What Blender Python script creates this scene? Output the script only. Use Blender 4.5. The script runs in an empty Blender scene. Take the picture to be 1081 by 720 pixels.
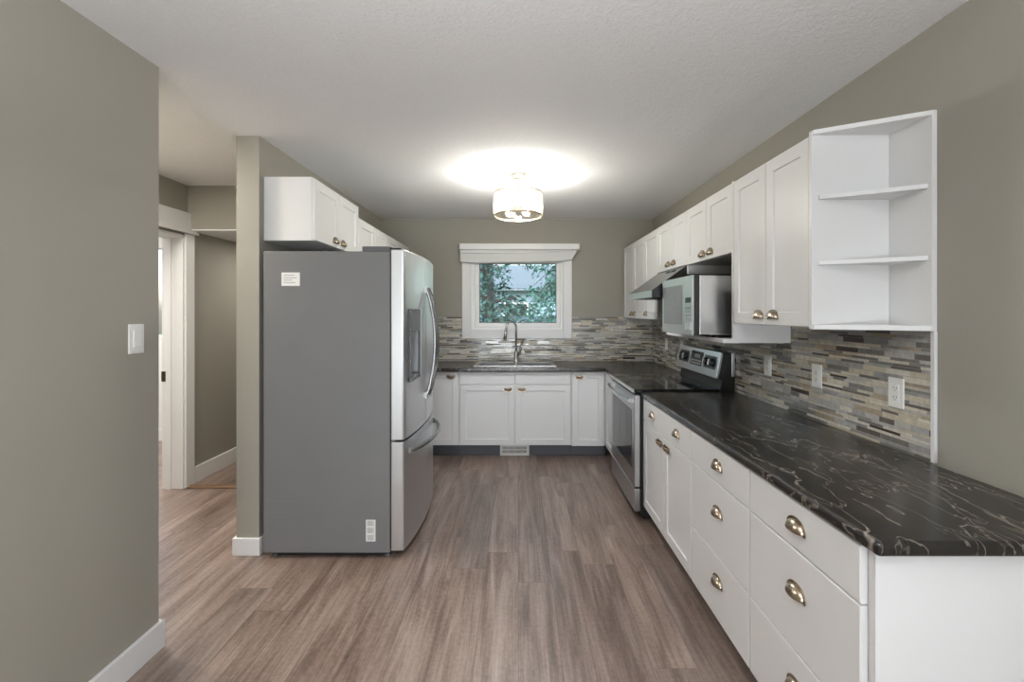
import bpy, bmesh, math, random
from mathutils import Vector, Matrix
random.seed(7)
C = bpy.context.scene
COL = C.collection
PI = math.pi

# ------------------------------------------------------------------ camera, world, lights, exposure
CAM_Z = 1.41
cam_d = bpy.data.cameras.new('camera'); cam = bpy.data.objects.new('camera', cam_d); COL.objects.link(cam)
cam.location = (0, 0, CAM_Z); cam.rotation_euler = (PI/2, 0, 0)
cam_d.sensor_width = 36; cam_d.lens = 480/1081*36
cam_d.shift_x = -6.5/1081; cam_d.shift_y = -30/1081
cam_d.clip_start = 0.02; cam_d.clip_end = 200
C.camera = cam

C.view_settings.view_transform = 'Standard'
C.view_settings.look = 'None'
C.view_settings.gamma = 1
C.view_settings.use_curve_mapping = False
C.view_settings.exposure = 0.27
try:
    C.cycles.max_bounces = 12; C.cycles.diffuse_bounces = 8; C.cycles.transparent_max_bounces = 24
    C.cycles.caustics_reflective = False; C.cycles.caustics_refractive = False
    C.cycles.sample_clamp_indirect = 6
    C.cycles.use_denoising = True
except Exception:
    pass

W = bpy.data.worlds.new('overcast_sky'); C.world = W; W.use_nodes = True
wn = W.node_tree; bg = wn.nodes['Background']
sky = wn.nodes.new('ShaderNodeTexSky'); sky.sky_type = 'NISHITA'
sky.sun_elevation = math.radians(42); sky.sun_rotation = math.radians(200); sky.sun_disc = False
sky.air_density = 1.2; sky.dust_density = 3.0
hs = wn.nodes.new('ShaderNodeHueSaturation'); hs.inputs['Saturation'].default_value = 0.75
wn.links.new(sky.outputs[0], hs.inputs['Color']); wn.links.new(hs.outputs[0], bg.inputs[0])
bg.inputs[1].default_value = 0.6

def area(name, loc, rot, sx, sy, power, col=(1, 1, 1), spread=180):
    d = bpy.data.lights.new(name, 'AREA'); d.shape = 'RECTANGLE'; d.size = sx; d.size_y = sy
    d.energy = power; d.color = col; d.spread = math.radians(spread)
    o = bpy.data.objects.new(name, d); COL.objects.link(o); o.location = loc; o.rotation_euler = rot
    return o
# added fills imitating daylight from behind, one forward, one up; rear wall is solid
area('rear_fill', (-0.1, -6.05, 1.2), (PI/2, 0, 0), 2.5, 2.0, 14, (0.88, 0.95, 1.0))
area('ceiling_fill', (-0.1, -5.7, 0.40), (math.radians(150), 0, 0), 2.5, 0.7, 210, (0.88, 0.95, 1.0))
# added fill at the right wall behind the camera; no window is built
area('side_fill', (1.47, -0.9, 1.45), (0, PI/2, 0), 1.2, 1.6, 24, (0.90, 0.96, 1.0))
# added fills without fixtures: near the camera, in the hall, in the bedroom
area('near_fill_up', (-0.1, -0.15, 1.95), (PI, 0, 0), 0.4, 0.4, 72, (0.96, 0.98, 1.0))
area('near_fill_down', (-0.1, -0.15, 1.93), (0, 0, 0), 0.4, 0.4, 7, (0.96, 0.98, 1.0))
area('hall_fill', (-2.38, 2.30, 2.42), (0, 0, 0), 0.35, 0.35, 32, (1.0, 0.94, 0.85))
area('hall_end_fill', (-2.1, 4.4, 2.06), (0, 0, 0), 0.3, 0.3, 7, (1.0, 0.95, 0.88))
area('bedroom_fill', (-4.0, 3.6, 2.40), (0, 0, 0), 0.8, 0.8, 60, (1.0, 0.97, 0.94))
sun_d = bpy.data.lights.new('sun', 'SUN'); sun_d.energy = 4.0; sun_d.angle = math.radians(6); sun_d.color = (1, 0.97, 0.9)
sun = bpy.data.objects.new('sun', sun_d); COL.objects.link(sun); sun.location = (0, 0, 12)
sun.rotation_euler = (math.radians(38), 0, math.radians(-25))

# ------------------------------------------------------------------ materials
class NT:
    def __init__(s, name):
        s.m = bpy.data.materials.new(name); s.m.use_nodes = True
        s.t = s.m.node_tree; s.b = s.t.nodes['Principled BSDF']; s.out = s.t.nodes['Material Output']
    def n(s, kind, **kw):
        x = s.t.nodes.new(kind)
        for k, v in kw.items(): setattr(x, k, v)
        return x
    def link(s, a, b): s.t.links.new(a, b)
    def put(s, sock, v):
        if hasattr(v, 'is_output'): s.link(v, sock)
        else: sock.default_value = v
    def m_(s, op, a, b=0.0, c=None):
        x = s.n('ShaderNodeMath', operation=op); s.put(x.inputs[0], a); s.put(x.inputs[1], b)
        if c is not None: s.put(x.inputs[2], c)
        return x.outputs[0]
    def xyz(s):
        tc = s.n('ShaderNodeTexCoord'); sp = s.n('ShaderNodeSeparateXYZ'); s.link(tc.outputs['Object'], sp.inputs[0])
        return tc.outputs['Object'], sp.outputs[0], sp.outputs[1], sp.outputs[2]
    def vec(s, x, y, z):
        c = s.n('ShaderNodeCombineXYZ')
        for i, v in enumerate((x, y, z)): s.put(c.inputs[i], v)
        return c.outputs[0]
    def white(s, v, dim='3D'):
        w = s.n('ShaderNodeTexWhiteNoise', noise_dimensions=dim)
        if dim == '1D': s.put(w.inputs['W'], v)
        else: s.put(w.inputs['Vector'], v)
        return w.outputs['Value'], w.outputs['Color']
    def noise(s, v, scale, detail=3, rough=0.5, dist=0.0):
        w = s.n('ShaderNodeTexNoise'); s.put(w.inputs['Vector'], v); w.inputs['Scale'].default_value = scale
        w.inputs['Detail'].default_value = detail; w.inputs['Roughness'].default_value = rough; w.inputs['Distortion'].default_value = dist
        return w.outputs['Fac']
    def ramp(s, f, stops, interp='LINEAR'):
        r = s.n('ShaderNodeValToRGB'); r.color_ramp.interpolation = interp; e = r.color_ramp.elements
        while len(e) < len(stops): e.new(0.5)
        for el, (p, c) in zip(e, stops): el.position = p; el.color = (*c, 1)
        s.put(r.inputs[0], f); return r.outputs[0]
    def mix(s, f, a, b, blend='MIX'):
        x = s.n('ShaderNodeMix', data_type='RGBA', blend_type=blend)
        s.put(x.inputs[0], f)
        for sock, v in ((x.inputs[6], a), (x.inputs[7], b)):
            if hasattr(v, 'is_output'): s.link(v, sock)
            else: sock.default_value = (*v, 1)
        return x.outputs[2]
    def bump(s, h, strength, dist=0.002):
        x = s.n('ShaderNodeBump'); s.put(x.inputs['Height'], h); x.inputs['Strength'].default_value = strength
        x.inputs['Distance'].default_value = dist; s.link(x.outputs[0], s.b.inputs['Normal'])
    def base(s, v):
        if hasattr(v, 'is_output'): s.link(v, s.b.inputs['Base Color'])
        else: s.b.inputs['Base Color'].default_value = (*v, 1)

def paint(name, col, rough=0.5, scale=30, var=0.04, bump=0.0, bscale=200, metal=0.0, spec=0.5):
    t = NT(name); co, x, y, z = t.xyz()
    f = t.noise(co, scale, 4)
    a = tuple(max(0, c*(1-var)) for c in col); b = tuple(min(1, c*(1+var)) for c in col)
    t.base(t.mix(f, a, b)); t.b.inputs['Roughness'].default_value = rough; t.b.inputs['Metallic'].default_value = metal
    t.b.inputs['Specular IOR Level'].default_value = spec
    if bump: t.bump(t.noise(co, bscale, 3), bump)
    return t.m

M = {}
M['wall'] = paint('greige_wall_paint', (0.305, 0.289, 0.250), 0.62, 3, 0.02, 0.12, 260, spec=0.3)
M['white_wall'] = paint('white_wall_paint', (0.75, 0.75, 0.72), 0.6, 3, 0.02)
M['trim'] = paint('white_trim_paint', (0.76, 0.76, 0.76), 0.38, 8, 0.015)
M['cabinet'] = paint('white_cabinet_paint', (0.73, 0.73, 0.73), 0.42, 8, 0.012)
M['plate'] = paint('white_plastic', (0.82, 0.82, 0.80), 0.35, 20, 0.01)
M['vinyl'] = paint('window_vinyl', (0.84, 0.84, 0.84), 0.35, 20, 0.01)
M['blind'] = paint('blind_fabric', (0.66, 0.66, 0.65), 0.8, 60, 0.05, 0.2, 600)
M['blind_box'] = paint('blind_cassette', (0.76, 0.76, 0.76), 0.45, 20, 0.02)
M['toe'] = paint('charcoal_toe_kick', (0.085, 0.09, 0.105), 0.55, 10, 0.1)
M['black'] = paint('black_plastic', (0.012, 0.012, 0.013), 0.35, 20, 0.05)
M['void'] = paint('black_slot', (0.006, 0.006, 0.006), 0.8, 20, 0.05)
M['rubber'] = paint('black_rubber_cord', (0.01, 0.01, 0.01), 0.6, 20, 0.05)
M['greyline'] = paint('printed_grey_ink', (0.35, 0.35, 0.36), 0.6, 20, 0.05)
M['sticker'] = paint('paper_sticker', (0.78, 0.78, 0.76), 0.6, 90, 0.06)
M['brass'] = paint('antique_nickel_pull', (0.44, 0.365, 0.28), 0.26, 60, 0.15, metal=1.0)
M['gold'] = paint('champagne_gold', (0.62, 0.50, 0.36), 0.3, 60, 0.1, metal=1.0)
M['nickel'] = paint('brushed_nickel', (0.50, 0.49, 0.47), 0.26, 60, 0.08, metal=1.0)
M['lever_metal'] = paint('dark_nickel', (0.20, 0.19, 0.18), 0.3, 60, 0.08, metal=1.0)
M['chrome'] = paint('bright_steel_trim', (0.68, 0.68, 0.68), 0.2, 60, 0.06, metal=1.0)
M['bronze'] = paint('dark_bronze', (0.12, 0.09, 0.06), 0.35, 60, 0.1, metal=1.0)
M['grey_case'] = paint('painted_grey_fridge_case', (0.165, 0.165, 0.168), 0.42, 5, 0.06, 0.15, 500)
M['dark_grey'] = paint('dark_grey_plastic', (0.10, 0.10, 0.105), 0.45, 20, 0.05)
M['nosing'] = paint('oak_nosing', (0.20, 0.12, 0.07), 0.4, 14, 0.25)

def steel(name, col, rough, axis):
    t = NT(name); co, x, y, z = t.xyz()
    sc = {'z': (400, 400, 6), 'y': (400, 6, 400), 'x': (6, 400, 400)}[axis]
    v = t.vec(t.m_('MULTIPLY', x, sc[0]), t.m_('MULTIPLY', y, sc[1]), t.m_('MULTIPLY', z, sc[2]))
    f = t.noise(v, 1.0, 3)
    t.base(t.mix(f, tuple(c*0.9 for c in col), tuple(min(1, c*1.08) for c in col)))
    t.b.inputs['Metallic'].default_value = 1.0
    t.link(t.m_('MULTIPLY_ADD', f, 0.12, rough-0.06), t.b.inputs['Roughness'])
    return t.m
M['steel'] = steel('stainless_steel', (0.52, 0.52, 0.525), 0.30, 'y')
M['steel_v'] = steel('stainless_steel_vertical_grain', (0.70, 0.705, 0.715), 0.34, 'z')
M['handle_steel'] = steel('satin_handle_steel', (0.36, 0.36, 0.365), 0.26, 'z')
M['cavity'] = paint('light_grey_dispenser_plastic', (0.30, 0.30, 0.305), 0.45, 20, 0.04)
M['steel_bright'] = steel('stainless_steel_bright', (0.66, 0.66, 0.66), 0.25, 'x')

def black_glass(name, col=(0.008, 0.008, 0.009), rough=0.06):
    t = NT(name); co, *_ = t.xyz()
    t.base(t.mix(t.noise(co, 25, 2), col, tuple(c*1.6 for c in col))); t.b.inputs['Roughness'].default_value = rough
    return t.m
M['glass_black'] = black_glass('black_ceramic_glass')
M['oven_glass'] = black_glass('oven_door_glass', (0.02, 0.02, 0.022), 0.08)
M['micro_glass'] = paint('mottled_microwave_window', (0.17, 0.17, 0.172), 0.3, 28, 0.35)

def floor_mat():
    t = NT('vinyl_plank_floor'); co, x, y, z = t.xyz()
    PW, PL = 0.178, 1.22
    u = t.m_('DIVIDE', x, PW); r = t.m_('FLOOR', u)
    rv, _ = t.white(t.m_('ADD', r, 13.3), '1D')
    v = t.m_('ADD', t.m_('DIVIDE', y, PL), t.m_('MULTIPLY', rv, 7.31)); c = t.m_('FLOOR', v)
    idv, idc = t.white(t.vec(r, c, 0.5))
    off = t.m_('MULTIPLY', idv, 31.0)
    gv = t.vec(t.m_('MULTIPLY', x, 15.0), t.m_('ADD', t.m_('MULTIPLY', y, 1.3), off), off)
    g1 = t.noise(gv, 1.0, 5, 0.62, 0.6)
    gf = t.vec(t.m_('MULTIPLY', x, 140.0), t.m_('ADD', t.m_('MULTIPLY', y, 3.0), off), off)
    g2 = t.noise(gf, 1.0, 3, 0.6)
    sw = t.vec(t.m_('MULTIPLY', x, 60.0), t.m_('MULTIPLY', y, 55.0), off)   # short cross saw marks
    g3 = t.noise(sw, 1.0, 2, 0.5)
    f = t.m_('ADD', t.m_('MULTIPLY', g1, 0.62), t.m_('ADD', t.m_('MULTIPLY', g2, 0.24), t.m_('MULTIPLY', g3, 0.14)))
    col = t.ramp(f, [(0.32, (0.064, 0.038, 0.029)), (0.43, (0.135, 0.091, 0.071)), (0.53, (0.232, 0.171, 0.141)), (0.66, (0.345, 0.277, 0.242))])
    tint = t.ramp(idv, [(0.0, (0.74, 0.74, 0.75)), (0.35, (0.98, 0.97, 0.96)), (0.7, (1.10, 1.08, 1.06)), (1.0, (0.88, 0.85, 0.82))])
    col = t.mix(1.0, col, tint, 'MULTIPLY')
    fu = t.m_('FRACT', u); fv = t.m_('FRACT', v)
    e1 = t.m_('MINIMUM', fu, t.m_('SUBTRACT', 1.0, fu)); e2 = t.m_('MINIMUM', fv, t.m_('SUBTRACT', 1.0, fv))
    seam = t.m_('MAXIMUM', t.m_('LESS_THAN', e1, 0.008), t.m_('LESS_THAN', e2, 0.0012))
    t.base(t.mix(t.m_('MULTIPLY', seam, 0.55), col, (0.04, 0.027, 0.02)))
    t.link(t.m_('MULTIPLY_ADD', g1, 0.12, 0.29), t.b.inputs['Roughness'])
    t.b.inputs['Specular IOR Level'].default_value = 0.95
    t.bump(t.m_('SUBTRACT', t.m_('MULTIPLY', f, 0.5), t.m_('MULTIPLY', seam, 0.6)), 0.22, 0.0015)
    return t.m
M['floor'] = floor_mat()

def ceiling_mat():
    t = NT('stippled_ceiling'); co, *_ = t.xyz()
    f = t.noise(co, 90, 5, 0.65); k = t.noise(co, 35, 3, 0.6)
    t.base(t.mix(f, (0.79, 0.79, 0.80), (0.88, 0.88, 0.89))); t.b.inputs['Roughness'].default_value = 0.9
    t.b.inputs['Specular IOR Level'].default_value = 0.1
    t.bump(t.m_('ADD', f, t.m_('MULTIPLY', k, 0.6)), 0.55, 0.006)
    return t.m
M['ceiling'] = ceiling_mat()

def tile_mat():
    t = NT('linear_mosaic_tile'); co, x, y, z = t.xyz()
    u = t.m_('ADD', x, y); vv = t.m_('DIVIDE', t.m_('SUBTRACT', z, 0.875), 0.0112)
    rd, _ = t.white(t.m_('ADD', t.m_('FLOOR', t.m_('MULTIPLY', vv, 0.5)), 3.7), '1D')
    cond = t.m_('LESS_THAN', rd, 0.55)
    v3 = t.m_('MULTIPLY', vv, t.m_('SUBTRACT', 1.0, t.m_('MULTIPLY', cond, 0.5)))
    r = t.m_('ADD', t.m_('FLOOR', v3), t.m_('MULTIPLY', cond, 500.0))
    r1, _ = t.white(t.m_('ADD', r, 0.5), '1D'); r2, _ = t.white(t.m_('ADD', r, 77.5), '1D')
    L = t.m_('MULTIPLY_ADD', r1, 0.085, 0.075)
    uu = t.m_('ADD', t.m_('DIVIDE', u, L), t.m_('MULTIPLY', r2, 9.0)); c = t.m_('FLOOR', uu)
    idv, idc = t.white(t.vec(r, c, 0.5))
    pal = [(0.0, (0.43, 0.415, 0.385)), (0.13, (0.52, 0.47, 0.37)), (0.29, (0.27, 0.265, 0.255)), (0.41, (0.62, 0.585, 0.50)),
           (0.54, (0.17, 0.165, 0.15)), (0.65, (0.39, 0.385, 0.37)), (0.76, (0.35, 0.285, 0.20)), (0.84, (0.115, 0.10, 0.088)),
           (0.905, (0.05, 0.033, 0.024)), (0.96, (0.56, 0.53, 0.48))]
    col = t.ramp(idv, pal, 'CONSTANT')
    n = t.noise(co, 45, 4, 0.6)
    col = t.mix(0.55, col, t.ramp(n, [(0.3, (0.62, 0.62, 0.62)), (0.7, (1.25, 1.25, 1.25))]), 'MULTIPLY')
    fu = t.m_('MULTIPLY', t.m_('FRACT', uu), L); fv = t.m_('FRACT', v3)
    seam = t.m_('MAXIMUM', t.m_('LESS_THAN', fu, 0.0018), t.m_('LESS_THAN', fv, 0.09))
    t.base(t.mix(seam, col, (0.33, 0.32, 0.30)))
    i2, _ = t.white(t.vec(r, c, 4.5))
    rough = t.m_('MULTIPLY_ADD', t.m_('GREATER_THAN', i2, 0.5), 0.32, 0.16)
    t.link(t.m_('MAXIMUM', rough, t.m_('MULTIPLY', seam, 0.8)), t.b.inputs['Roughness'])
    t.bump(t.m_('SUBTRACT', t.m_('MULTIPLY', i2, 0.5), seam), 0.4, 0.0015)
    return t.m
M['tile'] = tile_mat()

def marble_mat():
    t = NT('dark_marble_laminate'); co, x, y, z = t.xyz()
    mp = t.n('ShaderNodeMapping'); t.link(co, mp.inputs[0]); mp.inputs['Rotation'].default_value = (0, 0, math.radians(-24)); mp.inputs['Scale'].default_value = (2.4, 0.7, 1.0)
    w = mp.outputs[0]
    def vein(scale, width, dist, seed):
        a = t.n('ShaderNodeVectorMath', operation='ADD'); t.link(w, a.inputs[0]); a.inputs[1].default_value = (seed, seed*0.7, seed*1.3)
        f = t.noise(a.outputs[0], scale, 5, 0.55, dist)
        d = t.m_('ABSOLUTE', t.m_('SUBTRACT', f, 0.5))
        return t.m_('SUBTRACT', 1.0, t.m_('MINIMUM', t.m_('DIVIDE', d, width), 1.0))
    gate = t.ramp(t.noise(co, 3.0, 2), [(0.42, (0, 0, 0)), (0.62, (1, 1, 1))])
    v1 = t.m_('MULTIPLY', vein(1.5, 0.0045, 0.35, 3.1), 0.75)
    v2 = t.m_('MULTIPLY', t.m_('MULTIPLY', vein(3.6, 0.008, 0.6, 9.4), gate), 0.55)
    v3 = t.m_('MULTIPLY', vein(3.0, 0.007, 0.35, 17.0), 0.5)
    v = t.m_('MAXIMUM', v1, t.m_('MAXIMUM', v2, v3))
    base = t.ramp(t.noise(co, 5, 5, 0.65), [(0.3, (0.008, 0.0075, 0.0075)), (0.52, (0.018, 0.0155, 0.0135)), (0.72, (0.055, 0.043, 0.033))])
    t.base(t.mix(v, base, (0.27, 0.235, 0.195)))
    t.b.inputs['Roughness'].default_value = 0.24
    return t.m
M['marble'] = marble_mat()

def glass_pane():
    t = NT('window_pane_glass')
    tr = t.n('ShaderNodeBsdfTransparent'); gl = t.n('ShaderNodeBsdfGlossy'); mx = t.n('ShaderNodeMixShader'); fr = t.n('ShaderNodeFresnel')
    fr.inputs[0].default_value = 1.28; gl.inputs['Roughness'].default_value = 0.01; tr.inputs[0].default_value = (0.90, 0.96, 0.95, 1)
    t.link(fr.outputs[0], mx.inputs[0]); t.link(tr.outputs[0], mx.inputs[1]); t.link(gl.outputs[0], mx.inputs[2]); t.link(mx.outputs[0], t.out.inputs[0])
    return t.m
M['pane'] = glass_pane()

def crystal():
    t = NT('ribbed_crystal')
    tr = t.n('ShaderNodeBsdfTransparent'); gl = t.n('ShaderNodeBsdfGlossy'); tl = t.n('ShaderNodeBsdfTranslucent')
    gl.inputs['Roughness'].default_value = 0.12; tr.inputs[0].default_value = (0.88, 0.85, 0.78, 1); tl.inputs[0].default_value = (0.95, 0.9, 0.8, 1); gl.inputs[0].default_value = (1, .95, .86, 1)
    a = t.n('ShaderNodeMixShader'); b = t.n('ShaderNodeMixShader'); a.inputs[0].default_value = 0.03; b.inputs[0].default_value = 0.02
    t.link(tr.outputs[0], a.inputs[1]); t.link(tl.outputs[0], a.inputs[2]); t.link(a.outputs[0], b.inputs[1]); t.link(gl.outputs[0], b.inputs[2])
    t.link(b.outputs[0], t.out.inputs[0]); return t.m
M['crystal'] = crystal()

def emit(name, col, s):
    t = NT(name); t.b.inputs['Base Color'].default_value = (0.9, 0.9, 0.88, 1)
    t.b.inputs['Emission Color'].default_value = (*col, 1); t.b.inputs['Emission Strength'].default_value = s; return t.m
M['bulb'] = emit('lit_frosted_bulb', (0.97, 0.985, 1.0), 430)

def leaf(name, a, b):
    t = NT(name); co, *_ = t.xyz()
    f = t.noise(co, 2.2, 3); t.base(t.mix(f, a, b)); t.b.inputs['Roughness'].default_value = 0.6; return t.m
M['leaf_dark'] = leaf('spruce_needles', (0.008, 0.04, 0.034), (0.03, 0.105, 0.09))
M['leaf_light'] = leaf('cedar_sprays', (0.022, 0.10, 0.08), (0.07, 0.21, 0.17))
M['bark'] = paint('bark', (0.05, 0.042, 0.04), 0.9, 12, 0.4, 0.6, 40)
M['lawn'] = paint('lawn_grass', (0.09, 0.16, 0.07), 0.9, 4, 0.3)
M['siding'] = paint('pale_blue_siding', (0.20, 0.29, 0.36), 0.7, 3, 0.08)
M['roofing'] = paint('grey_shingles', (0.09, 0.11, 0.14), 0.85, 20, 0.2)
M['fence'] = paint('blue_grey_fence_boards', (0.07, 0.115, 0.16), 0.8, 9, 0.2)

# ------------------------------------------------------------------ mesh helpers (world coordinates)
def BM(): return bmesh.new()
def box(bm, x0, x1, y0, y1, z0, z1):
    r = bmesh.ops.create_cube(bm, size=1.0)
    bmesh.ops.scale(bm, verts=r['verts'], vec=(x1-x0, y1-y0, z1-z0))
    bmesh.ops.translate(bm, verts=r['verts'], vec=((x0+x1)/2, (y0+y1)/2, (z0+z1)/2))
    return r['verts']
def bx(*a):
    bm = BM(); box(bm, *a); return bm
def poly_prism(bm, pts, d):
    """pts: 3-D outline; extruded by vector d."""
    a = [bm.verts.new(p) for p in pts]; b = [bm.verts.new(Vector(p)+Vector(d)) for p in pts]
    n = len(pts); bm.faces.new(a); bm.faces.new(b[::-1])
    for i in range(n): bm.faces.new((a[i], b[i], b[(i+1) % n], a[(i+1) % n]))
    bmesh.ops.recalc_face_normals(bm, faces=bm.faces)
def tube(bm, pts, r, seg=10, cap=True):
    pts = [Vector(p) for p in pts]; rr = r if isinstance(r, (list, tuple)) else [r]*len(pts)
    rings = []; ref = None
    for i, p in enumerate(pts):
        t = (pts[min(i+1, len(pts)-1)] - pts[max(i-1, 0)]).normalized()
        if ref is None: ref = Vector((0, 0, 1)) if abs(t.z) < 0.9 else Vector((1, 0, 0))
        u = (ref - t*ref.dot(t)).normalized(); ref = u; v = t.cross(u)
        rings.append([bm.verts.new(p + (u*math.cos(2*PI*k/seg) + v*math.sin(2*PI*k/seg))*rr[i]) for k in range(seg)])
    for a, b in zip(rings, rings[1:]):
        for k in range(seg): bm.faces.new((a[k], a[(k+1) % seg], b[(k+1) % seg], b[k]))
    if cap: bm.faces.new(rings[0][::-1]); bm.faces.new(rings[-1])
def lathe(bm, c, prof, seg=40, axis='z', cap=True):
    rings = []
    for r, h in prof:
        ring = []
        for k in range(seg):
            a = 2*PI*k/seg; p = (r*math.cos(a), r*math.sin(a), h)
            if axis == 'x': p = (h, p[0], p[1])
            if axis == 'y': p = (p[0], h, p[1])
            ring.append(bm.verts.new(Vector(c)+Vector(p)))
        rings.append(ring)
    for a, b in zip(rings, rings[1:]):
        for k in range(seg): bm.faces.new((a[k], a[(k+1) % seg], b[(k+1) % seg], b[k]))
    for ring in ((rings[0], rings[-1]) if cap else ()):
        try: bm.faces.new(ring)
        except ValueError: pass
    bmesh.ops.recalc_face_normals(bm, faces=bm.faces)

def wloc(o):
    v = Vector((0, 0, 0))
    while o is not None: v += o.location; o = o.parent
    return v
def obj(name, bm, mat, parent=None, bevel=0.0, smooth=False, seg=2):
    me = bpy.data.meshes.new(name)
    if parent is not None: bmesh.ops.translate(bm, verts=bm.verts, vec=-wloc(parent))
    bm.normal_update(); bm.to_mesh(me); bm.free(); me.materials.append(M[mat] if isinstance(mat, str) else mat)
    o = bpy.data.objects.new(name, me); COL.objects.link(o)
    if parent is not None: o.parent = parent
    if smooth:
        for p in me.polygons: p.use_smooth = True
    if bevel:
        b = o.modifiers.new('bevel', 'BEVEL'); b.width = bevel; b.segments = seg; b.limit_method = 'ANGLE'; b.angle_limit = math.radians(40)
        b.harden_normals = False
    return o
def tag(o, label=None, cat=None, group=None, kind=None):
    if label: o['label'] = label
    if cat: o['category'] = cat
    if group: o['group'] = group
    if kind: o['kind'] = kind
    return o
def thing(name, loc, label, cat, group=None):
    o = bpy.data.objects.new(name, None); COL.objects.link(o); o.location = loc; o.empty_display_size = 0.1
    return tag(o, label, cat, group)
def struct(name, bm, mat, label=None, parent=None, bevel=0.0):
    o = obj(name, bm, mat, parent, bevel)
    if parent is None:
        tag(o, label, None, None, 'structure')
    return o

# ------------------------------------------------------------------ room shell
XL, XR, YB, ZC = -1.51, 1.485, 5.01, 2.44
YR = -6.1
struct('floor', bx(-5.6, XR+0.12, YR-0.12, YB+0.15, -0.08, 0.0), 'floor', 'grey brown wood plank floor')
struct('ceiling', bx(-5.6, XR+0.12, YR-0.12, YB+0.15, ZC, ZC+0.1), 'ceiling', 'white stippled ceiling')
struct('wall_right', bx(XR, XR+0.12, YR-0.12, YB+0.15, 0, ZC), 'wall', 'greige wall along the long counter')
def wall_with_hole_y(y0, y1, x0, x1, z1, hx0, hx1, hz0, hz1):
    bm = BM(); box(bm, x0, hx0, y0, y1, 0, z1); box(bm, hx1, x1, y0, y1, 0, z1)
    box(bm, hx0, hx1, y0, y1, hz1, z1)
    if hz0 > 0: box(bm, hx0, hx1, y0, y1, 0, hz0)
    return bm
WX0, WX1, WZ0, WZ1 = -0.525, 0.500, 1.215, 2.02
struct('wall_back', wall_with_hole_y(YB, YB+0.15, -2.84, XR, ZC, WX0, WX1, WZ0, WZ1), 'wall', 'greige wall with the window above the sink')
struct('wall_rear', bx(-1.63, XR, YR-0.12, YR, 0, ZC), 'wall', 'wall behind the viewer')
bm = BM(); box(bm, XL-0.12, XL, YR, 1.91, 0, ZC)
struct('wall_left', bm, 'wall', 'greige wall with the light switch')
struct('wall_hall_front', bx(-5.5, XL-0.12, 1.79, 1.91, 0, ZC), 'wall', 'hall wall hidden behind the light switch wall')
struct('wall_partition', bx(-1.642, XL, 2.65, YB, 0, ZC), 'wall', 'short greige wall end beside the refrigerator')
# hall: wall with door opening (X = -2.68), dropped header, room beyond
HX = -2.68
bm = BM()
box(bm, HX-0.16, HX, 1.91, 2.84, 0, ZC); box(bm, HX-0.16, HX, 3.65, YB, 0, ZC); box(bm, HX-0.16, HX, 2.84, 3.65, 2.03, ZC)
struct('wall_hall', bm, 'wall', 'dark greige hall wall beyond the white door casing')
struct('wall_hall_header', bx(HX, -1.642, 3.69, YB, 2.09, ZC), 'wall', 'dropped greige header over the end of the hall')
struct('ceiling_hall_soffit', bx(HX, -1.642, 3.70, YB, 2.078, 2.09), 'ceiling', 'white underside of the dropped hall header')
struct('wall_bedroom', wall_with_hole_y(YB, YB+0.15, -5.5, -2.84, ZC, -4.5, -3.55, 1.15, 2.12), 'white_wall', 'pale wall of the room behind the hall door')
struct('wall_bedroom_side', bx(-5.6, -5.5, 1.79, YB+0.15, 0, ZC), 'white_wall', 'far wall of the room behind the hall door')
struct('baseboard_bedroom', bx(-5.5, -2.84, YB-0.015, YB, 0, 0.12), 'trim', 'white baseboard in the room behind the hall door')

# baseboards
def bb_profile(bm): pass
bm = BM(); box(bm, XL, XL+0.016, YR, 1.926, 0, 0.115); box(bm, XL-0.12, XL+0.016, 1.91, 1.926, 0, 0.115)
struct('baseboard_left', bm, 'trim', 'white baseboard under the light switch wall', bevel=0.003)
bm = BM(); box(bm, -1.658, XL+0.012, 2.634, 2.65, 0, 0.10); box(bm, -1.658, -1.642, 2.65, 3.6, 0, 0.10); box(bm, XL, XL+0.012, 2.65, 2.70, 0, 0.10)
struct('baseboard_partition', bm, 'trim', 'white baseboard at the foot of the wall end', bevel=0.003)
struct('baseboard_hall', bx(HX, HX+0.016, 3.745, YB, 0, 0.135), 'trim', 'white baseboard along the dark hall wall', bevel=0.003)
struct('trim_1', bx(HX+0.018, -1.66, 3.64, 3.70, 0.0, 0.012), 'nosing', 'brown wood nosing strip across the hall floor', bevel=0.004)

# hall door: casing, jamb, head, strike plate
dr = bpy.data.objects.new('door_1', None); COL.objects.link(dr); dr.location = (HX, 3.25, 0); tag(dr, 'white cased doorway in the hall wall', None, None, 'structure')
bm = BM(); box(bm, HX, HX+0.02, 3.645, 3.74, 0, 2.045); box(bm, HX, HX+0.02, 2.75, 2.845, 0, 2.045)
obj('casing', bm, 'trim', dr, 0.003)
bm = BM(); box(bm, HX, HX+0.026, 2.735, 3.755, 2.045, 2.215); box(bm, HX, HX+0.04, 2.725, 3.765, 2.045, 2.065)
obj('head_casing', bm, 'trim', dr, 0.003)
bm = BM(); box(bm, HX-0.165, HX+0.005, 3.630, 3.652, 0, 2.03); box(bm, HX-0.165, HX+0.005, 2.838, 2.86, 0, 2.03); box(bm, HX-0.165, HX+0.005, 2.86, 3.630, 2.008, 2.032)
box(bm, HX-0.125, HX-0.085, 3.617, 3.631, 0, 2.01)
obj('jamb', bm, 'trim', dr, 0.002)
obj('strike_plate', bx(HX-0.165, HX-0.13, 3.624, 3.631, 0.86, 0.94), 'bronze', dr, 0.001)

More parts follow.
